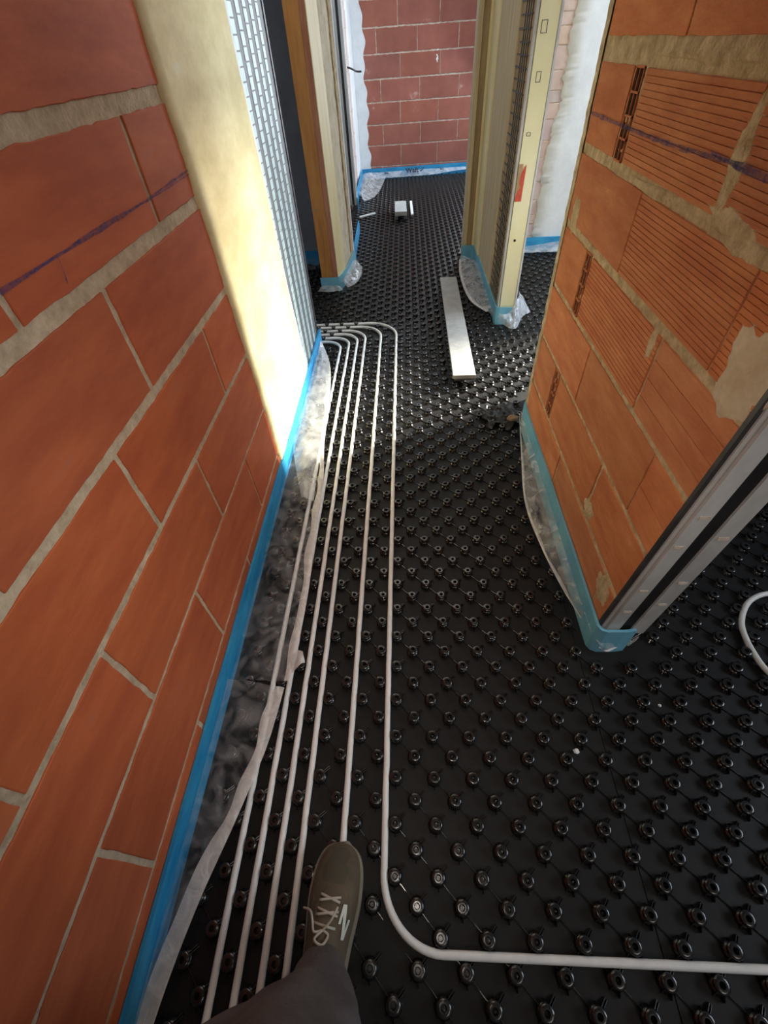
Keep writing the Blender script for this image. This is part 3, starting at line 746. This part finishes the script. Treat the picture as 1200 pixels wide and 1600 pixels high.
# centre partition strip
path = lin((.452, 4.05), (.545, 4.045), 6)[:-1]+lin((.557, 4.035), (.557, 2.84), 36)[:-1]+[(.557, 2.84), (.560, 2.829), (.575, 2.826), (.655, 2.824)]
s3 = strip(path, 0, .105, .009, 'blue foam strip round the foot of the centre partition', 'foam_pale')
film(s3, V3([(.448, 4.0, .05), (.550, 3.8, .055), (.550, 3.5, .055), (.550, 3.2, .055), (.548, 2.95, .055)]),
     V3([(.428, 3.95, .03), (.405, 3.68, .028), (.410, 3.35, .028), (.44, 3.12, .028), (.52, 2.95, .028)]), 'film_lit', 14, 12, .010, hem=.035, seed=15)
film(s3, V3([(.545, 2.90, .07), (.58, 2.818, .07), (.64, 2.816, .08), (.69, 2.86, .16), (.70, 2.98, .16)]),
     V3([(.53, 2.95, .03), (.60, 2.76, .026), (.665, 2.70, .026), (.735, 2.86, .026), (.80, 2.93, .026)]), 'film_lit', 12, 10, .008, seed=18)
# left post strip
path = [(-.64, 3.487), (-.57, 3.486), (-.515, 3.485), (-.503, 3.50)]+lin((-.487, 3.56), (-.462, 3.67), 4)+lin((-.455, 3.75), (-.432, 4.09), 8)
s4 = strip(path, 0, .10, .008, 'blue foam strip round the foot of the orange post', 'foam_pale')
film(s4, V3([(-.50, 3.54, .05), (-.462, 3.66, .07), (-.445, 3.82, .07), (-.432, 3.98, .06)]), V3([(-.44, 3.47, .03), (-.385, 3.55, .03), (-.355, 3.72, .03), (-.36, 3.90, .03)]), 'film_lit', 12, 10, .014, seed=21)
film(s4, V3([(-.63, 3.475, .05), (-.57, 3.475, .05), (-.51, 3.475, .045)]), V3([(-.66, 3.42, .03), (-.57, 3.40, .03), (-.47, 3.43, .03)]), 'film_lit', 10, 6, .010, seed=23)
# back wall strip + side
s5 = strip([(-.575, 7.285), (.2, 7.322), (1.7, 7.412)], 0, .115, .010, 'bright blue foam strip along the foot of the far back wall')
fl5 = film(s5, V3([(-.55, 7.27, .075), (-.1, 7.295, .075), (.35, 7.322, .075), (.7, 7.343, .072), (1.1, 7.366, .07)]), V3([(-.52, 7.12, .03), (-.1, 7.18, .03), (.35, 7.22, .03), (.7, 7.30, .045), (1.1, 7.34, .05)]), 'film_lit', 10, 6, .004, seed=25)
tx = bpy.data.curves.new('printed_text', 'FONT'); tx.body = 'Waft'; tx.size = .080; tx.extrude = .0003; tx.offset = .0032
to = bpy.data.objects.new('printed_text_source', tx); COL.objects.link(to)
bpy.context.view_layer.update(); dg = bpy.context.evaluated_depsgraph_get(); me = bpy.data.meshes.new_from_object(to.evaluated_get(dg)); me.name = 'printed_text'
bpy.data.objects.remove(to)
me.materials.clear(); me.materials.append(MT['ink'])
po = bpy.data.objects.new('printed_word', me); COL.objects.link(po); po.parent = s5
po.location = (.01, 7.200, .066); po.rotation_euler = (math.radians(50), 0, math.radians(4))
ck = MB().add([(0, .012, 0), (.014, 0, 0), (.055, .045, 0), (.050, .048, 0), (.018, .017, 0), (.006, .018, 0)], [(0, 1, 4, 5), (1, 2, 3, 4)]).build('printed_check_mark', 'ink', s5)
ck.location = (.19, 7.212, .066); ck.scale = (1.3, 1.3, 1.3); ck.rotation_euler = (math.radians(50), 0, math.radians(4))
for (xx, yy) in ((-.27, 7.225), (.46, 7.275)):
    c2 = MB().add([(0, .0, 0), (.05, .002, 0), (.048, .012, 0), (.01, .016, 0), (-.004, .022, 0)], [(0, 1, 2, 3, 4)]).build('printed_mark', 'ink', s5)
    c2.location = (xx, yy-.018, .068); c2.rotation_euler = (math.radians(50), 0, math.radians(4))
s6 = strip([(-.520, 5.74), (-.556, 6.2), (-.565, 7.26)], 0, .12, .010, 'bright blue foam strip on the left side of the far room')
film(s6, V3([(-.545, 6.1, .07), (-.555, 6.5, .07), (-.56, 6.9, .07), (-.555, 7.22, .08)]), V3([(-.47, 6.0, .03), (-.36, 6.2, .03), (-.30, 6.6, .03), (-.26, 7.15, .04)]), 'film_lit', 10, 10, .028, seed=28)
s7 = strip([(-.438, 4.14), (-.452, 4.9)], 0, .11, .010, 'narrow blue foam strip just beyond the left doorway post')
s8 = strip([(.70, 4.160), (2.6, 4.160)], 0, .105, .010, 'blue foam strip at the foot of the white plastered wall on the right')
film(s8, V3([(.72, 4.152, .05), (1.0, 4.152, .045), (1.3, 4.152, .07), (1.8, 4.152, .06)]), V3([(.72, 4.03, .03), (1.0, 4.04, .03), (1.3, 4.03, .03), (1.8, 4.04, .03)]), 'film_lit', 10, 6, .004, seed=30)
s9 = strip([(-2.05, 4.088), (-.66, 4.088)], 0, .11, .010, 'blue foam strip in the dark room left of the orange post')
film(s9, V3([(-1.6, 4.08, .06), (-1.0, 4.08, .06), (-.68, 4.08, .06)]), V3([(-1.6, 3.9, .03), (-1.0, 3.88, .03), (-.68, 3.9, .03)]), 'film', 10, 8, .012, seed=33)

# ================================================================== LOOSE OBJECTS
pk = thing('board_offcut', 'long narrow grey insulation board lying on the black studs near the doorway', 'board', (.30, 2.8, .0225), math.radians(-.4))
MB().box(-.060, -.70, .026, .058, .68, .046, .002).build('top_board', 'board', pk)
MB().box(-.050, -.675, 0, .062, .66, .0245, .002).build('lower_board', 'board_edge', pk)['label'] = 'dark grey lower layer'
bx = thing('notched_block', 'small grey block with a notch in its near face, lying in the far room', 'block', (-.052, 5.43, .0225), math.radians(1))
MB().box(-.06, -.21, .032, .06, .21, .07, .004).build('block_top', 'board', bx)
mb = MB().box(-.06, -.208, 0, -.030, .205, .0315, .002).box(.028, -.208, 0, .06, .205, .0315, .002)
mb.build('block_foot', 'board_edge', bx)
q = MB().box(-.10, -.014, 0, .10, .014, .014, .004).build('plastic_stick', 'stick'); q.location = (-.40, 5.42, .0225); q.rotation_euler = (0, 0, math.radians(38))
tag(q, 'short white stick lying left of the grey block in the far room', 'stick')
q = MB().box(-.013, -.27, 0, .013, .27, .014, .004).build('plastic_stick', 'stick'); q.location = (.062, 5.62, .0225); q.rotation_euler = (0, 0, math.radians(1))
tag(q, 'thin white stick lying right of the grey block in the far room', 'stick')
cb = MB().tube(catmull([(-.60, 6.52, 1.10), (-.55, 6.54, 1.085), (-.50, 6.60, 1.06), (-.45, 6.62, 1.055)], 6), .008, 8).build('cable', 'cable', None, True)
tag(cb, 'short black cable sticking out of the left wall of the far room', 'cable')
# crumpled black foil and stone at the far foot of the right stub
V = []; Fc = []; nx = 46; ny = 40
for j in range(ny+1):
    for i in range(nx+1):
        x = .33+.21*i/nx; y = 1.70+.23*j/ny
        ed = min(i/nx, 1-i/nx, j/ny, 1-j/ny)*5; ed = max(0, min(1, ed+.6*nz(x*20, y*20, 3)))
        h = .008+.016*ed+.018*ed*(nz(x*32, y*32, 1)+.5*nz(x*80, y*80, 2))
        V.append((x+.006*nz(x*30, y*30, 8), y, max(.001, h)))
for j in range(ny):
    for i in range(nx):
        a = j*(nx+1)+i
        rr_ = math.hypot((i/nx-.55)/.5, (j/ny-.5)/.5)+.35*nz(i*.12, j*.12, 6)
        if rr_ < .92: Fc.append((a, a+1, a+nx+2, a+nx+1))
o = mesh_obj('crumpled_foil', V, Fc, 'black_foil', None, True)
tag(o, 'crumpled black plastic foil on the floor at the far foot of the right brick wall', 'foil')
def rock(name, c_, s, m, label, seed, cat):
    bm = bmesh.new(); bmesh.ops.create_icosphere(bm, subdivisions=3, radius=1)
    for v in bm.verts:
        k = 1+.35*nz(v.co.x*1.3+seed, v.co.y*1.3, v.co.z*1.3)
        v.co = Vector((v.co.x*s[0]*k, v.co.y*s[1]*k, v.co.z*s[2]*k))
    me = bpy.data.meshes.new(name); bm.to_mesh(me); bm.free(); me.materials.append(MT[m])
    o = bpy.data.objects.new(name, me); COL.objects.link(o); o.location = c_
    return tag(o, label, cat)
rock('stone', (.485, 1.745, .045), (.026, .016, .014), 'stone', 'small brown stone beside the crumpled black foil', 4, 'stone')
rock('plaster_chip', (.4195, .335, .011), (.007, .006, .004), 'stick', 'tiny white chip lying between black studs in the middle of the floor', 8, 'chip')
rock('plaster_chip', (.672, .452, .012), (.004, .004, .003), 'stick', 'tiny white speck on the floor below the near steel casing', 12, 'chip')

# ================================================================== PERSON (photographer's own legs)
pr = thing('person', 'person in grey-brown trousers and a worn brown lace-up shoe, seen from above, foot pointing ahead', 'person', (-.2, -.1, .0225))
PW = Matrix.Translation((.2, .1, -.0225))
def P_pr(o): o.parent = pr; o.matrix_parent_inverse = PW; return o
# body: one continuous skinned surface, legs, trunk
def skin_body():
    V = [(-.22, -.40, .98), (-.185, -.27, .80), (-.165, -.185, .50), (-.165, -.125, .26), (-.185, -.105, .125), (-.18, -.02, .085), (-.17, .06, .06),
         (-.33, -.40, .80), (-.36, -.42, .50), (-.375, -.47, .26), (-.38, -.50, .125), (-.39, -.42, .085), (-.395, -.34, .06),
         (-.22, -.42, 1.14)]
    Rr = [.13, .092, .062, .046, .036, .036, .030, .092, .062, .046, .036, .036, .030, .14]
    E = [(0, 1), (1, 2), (2, 3), (3, 4), (4, 5), (5, 6), (0, 7), (7, 8), (8, 9), (9, 10), (10, 11), (11, 12), (0, 13)]
    me = bpy.data.meshes.new('body'); me.from_pydata(V, E, []); me.update()
    o = bpy.data.objects.new('body', me); COL.objects.link(o)
    mo = o.modifiers.new('s', 'SKIN')
    for i, r in enumerate(Rr): me.skin_vertices[0].data[i].radius = (r, r)
    me.skin_vertices[0].data[0].use_root = True
    o.modifiers.new('ss', 'SUBSURF').levels = 2; o.modifiers['ss'].render_levels = 2
    dg = bpy.context.evaluated_depsgraph_get(); m2 = bpy.data.meshes.new_from_object(o.evaluated_get(dg))
    bpy.data.objects.remove(o)
    m2.materials.clear(); m2.materials.append(MT['trouser']); 
    o2 = bpy.data.objects.new('body', m2); COL.objects.link(o2); return o2
P_pr(skin_body())
def trouser_leg(path, rad, seed, name):
    pts = catmull(path, 8); n = len(pts); seg = 48; V = []; Fc = []
    rr = []
    for i in range(n):
        t = i/(n-1)*(len(rad)-1); a = int(t); b = min(a+1, len(rad)-1); rr.append(tuple(rad[a][q]*(1-(t-a))+rad[b][q]*(t-a) for q in (0, 1)))
    for i, p in enumerate(pts):
        for k in range(seg):
            an = 2*math.pi*k/seg
            fold = 1+.10*nz(math.cos(an)*1.6+seed, math.sin(an)*1.6, p.z*7)+.05*nz(math.cos(an)*4, math.sin(an)*4+seed, p.z*22)
            fold += .05*math.exp(-((an-2.6)/.25)**2)
            V.append((p.x+rr[i][0]*fold*math.cos(an), p.y+rr[i][1]*fold*math.sin(an), p.z+.008*math.sin(an*2+seed)))
    for i in range(n-1):
        for k in range(seg):
            Fc.append((i*seg+k, i*seg+(k+1) % seg, (i+1)*seg+(k+1) % seg, (i+1)*seg+k))
    return mesh_obj(name, V, Fc, 'trouser', None, True)
tl = trouser_leg([(-.178, -.100, .115), (-.168, -.125, .20), (-.170, -.150, .33), (-.172, -.195, .50), (-.190, -.29, .80), (-.20, -.36, .96)],
                 [(.046, .066), (.066, .074), (.090, .084), (.100, .094), (.110, .110), (.12, .12)], 3, 'trouser_leg'); P_pr(tl)
tl2 = trouser_leg([(-.38, -.50, .115), (-.375, -.475, .26), (-.35, -.42, .50), (-.32, -.40, .80), (-.26, -.40, .96)],
                  [(.060, .070), (.070, .074), (.088, .086), (.105, .11), (.12, .12)], 8, 'trouser_leg'); P_pr(tl2)
# side seam fold on the left of the near leg
V = []; Fc = []
fp = catmull([(-.215, -.055, .17), (-.245, -.080, .25), (-.285, -.10, .34), (-.31, -.125, .45)], 8)
P_pr(MB().tube([(p.x+.02, p.y-.03, p.z) for p in fp], [.012+.0012*i for i in range(len(fp))], 12).build('cloth_fold', 'trouser', None, True))
# jacket hem behind the knee line
hm = trouser_leg([(-.21, -.36, .90), (-.22, -.40, 1.02), (-.22, -.42, 1.18)], [(.19, .15), (.20, .15), (.19, .14)], 14, 'jacket'); 
hm.data.materials.clear(); hm.data.materials.append(MT['jacket']); P_pr(hm)
def shoe(cx, cy, rz, full=True):
    root = bpy.data.objects.new('shoe', None); COL.objects.link(root)
    # sections along length: (t from toe .0 to heel .29, half width, top z)
    S = [(.000, .004, .030), (.006, .022, .040), (.018, .036, .050), (.040, .046, .060), (.070, .0505, .068), (.100, .051, .080), (.130, .048, .098), (.160, .0435, .116), (.20, .040, .120), (.245, .039, .120), (.275, .033, .118), (.290, .012, .112)]
    S = catmull([Vector(s) for s in S], 3)
    seg = 26; V = []; Fc = []
    for s in S:
        for k in range(seg):
            a = math.pi*k/(seg-1); c_, s_ = math.cos(a), math.sin(a)
            x = s.y*(abs(c_)**.75)*(1 if c_ > 0 else -1); z = .018+(s.z-.018)*(s_**.72 if s_ > 0 else 0)
            pinch = 1-.18*max(0, min(1, (s.x-.08)/.08))*s_
            V.append((x*pinch, -s.x, z+.0012*nz(x*60, s.x*60, 2)))
    n = len(S)
    for i in range(n-1):
        for k in range(seg-1): a = i*seg+k; Fc.append((a, a+1, a+seg+1, a+seg))
    Fc.append(tuple((n-1)*seg+k for k in range(seg)))
    up = mesh_obj('shoe_upper', V, Fc, 'shoe', None, True)
    # sole
    V = []; Fc = []; O = []
    for s in S: O.append((s.y+.005, -s.x))
    poly = [(a, b+(.004 if i < 2 else 0)) for i, (a, b) in enumerate(O)]+[(-a, b) for a, b in reversed(O)]
    so = MB().prism(poly, 0.0, .017).prism([(x*1.012, y) for x, y in poly], .017, .021).build('shoe_sole', 'sole')
    parts = [up, so]
    def topz(x, t):
        for i in range(n-1):
            if S[i].x <= t <= S[i+1].x+1e-6:
                u = (t-S[i].x)/max(1e-6, S[i+1].x-S[i].x); w_ = S[i].y*(1-u)+S[i+1].y*u; zt = S[i].z*(1-u)+S[i+1].z*u
                pin = 1-.18*max(0, min(1, (t-.08)/.08))
                r = min(.97, abs(x)/(w_*pin)); return .018+(zt-.018)*(1-r**2.4)**.42
        return .05
    # toe cap: lifted skin over the front
    V = []; Fc = []; m1, m2 = 14, 10
    for i in range(m1+1):
        t = .012+.062*i/m1
        for k in range(m2+1):
            x = (-1+2*k/m2)*(.021+.012*min(1, t/.04))*(1-.35*max(0, (t-.05)/.03))
            V.append((x, -t, topz(x, t)+.0012))
    for i in range(m1):
        for k in range(m2): a = i*(m2+1)+k; Fc.append((a, a+1, a+m2+2, a+m2+1))
    parts.append(mesh_obj('toe_cap', V, Fc, 'shoe_toe', None, True))
    # tongue
    V = []; Fc = []
    for i in range(11):
        t = .088+.075*i/10
        for k in range(7):
            x = (-1+2*k/6)*(.016+.004*i/10); V.append((x, -t, topz(x, t)+.002+.002*math.sin(i)))
    for i in range(10):
        for k in range(6): a = i*7+k; Fc.append((a, a+1, a+8, a+7))
    parts.append(mesh_obj('tongue', V, Fc, 'shoe', None, True))
    lc = MB()
    for (t1, t2, sx) in ((.094, .103, 1), (.104, .095, 1), (.116, .124, 1), (.126, .117, 1), (.138, .142, 1)):
        pts = []
        for i in range(9):
            s = i/8; x = -.021+.042*s; t = t1+(t2-t1)*s
            pts.append((x, -t, topz(x, t)+.004+.002*math.sin(math.pi*s)))
        lc.tube(pts, .0024, 7)
    zt = topz(0, .145)
    lc.tube(catmull([(0, -.146, zt+.006), (-.016, -.150, zt+.010), (-.022, -.135, zt+.012), (-.032, -.122, zt-.002), (-.050, -.120, zt-.022)], 6), .0022, 7)
    lc.tube(catmull([(0, -.146, zt+.006), (.014, -.130, zt+.012), (.022, -.110, zt+.004)], 6), .0022, 7)
    lc.tube(catmull([(0, -.146, zt+.006), (-.012, -.160, zt+.014), (.004, -.166, zt+.014), (.012, -.152, zt+.008), (0, -.146, zt+.006)], 6), .0024, 7)
    parts.append(lc.build('shoe_laces', 'lace', None, True))
    # side logo, an N shaped patch on the outer side
    lg = MB()
    def surf(t, a):
        for i in range(n-1):
            if S[i].x <= t <= S[i+1].x+1e-6:
                u = (t-S[i].x)/max(1e-6, S[i+1].x-S[i].x); w_ = S[i].y*(1-u)+S[i+1].y*u; zt = S[i].z*(1-u)+S[i+1].z*u
                break
        c_, s_ = math.cos(a), math.sin(a)
        pin = 1-.18*max(0, min(1, (t-.08)/.08))*s_
        return (w_*c_**.75*pin+.0022*c_, -t, .018+(zt-.018)*s_**.72+.0022*s_)
    def band(a, b, w_):
        n_ = 8; vs = []
        for i in range(n_+1):
            s = i/n_; q = a[0]+(b[0]-a[0])*s; t = a[1]+(b[1]-a[1])*s
            for aa in (q-w_/2, q+w_/2): vs.append(surf(t, aa))
        lg.add(vs, [(2*i, 2*i+1, 2*i+3, 2*i+2) for i in range(n_)])
    band((1.02, .104), (1.02, .134), .12); band((.98, .104), (.62, .156), .16); band((.55, .126), (.60, .156), .13)
    parts.append(lg.build('shoe_logo', 'logo'))
    for p in parts: p.parent = root
    root.location = (cx, cy, .0225); root.rotation_euler = (0, 0, rz)
    return root
for (cx, cy, rz) in ((-.163, .128, math.radians(-6)), (-.39, -.28, math.radians(4))):
    r_ = shoe(cx, cy, rz); r_.parent = pr; r_.matrix_parent_inverse = PW
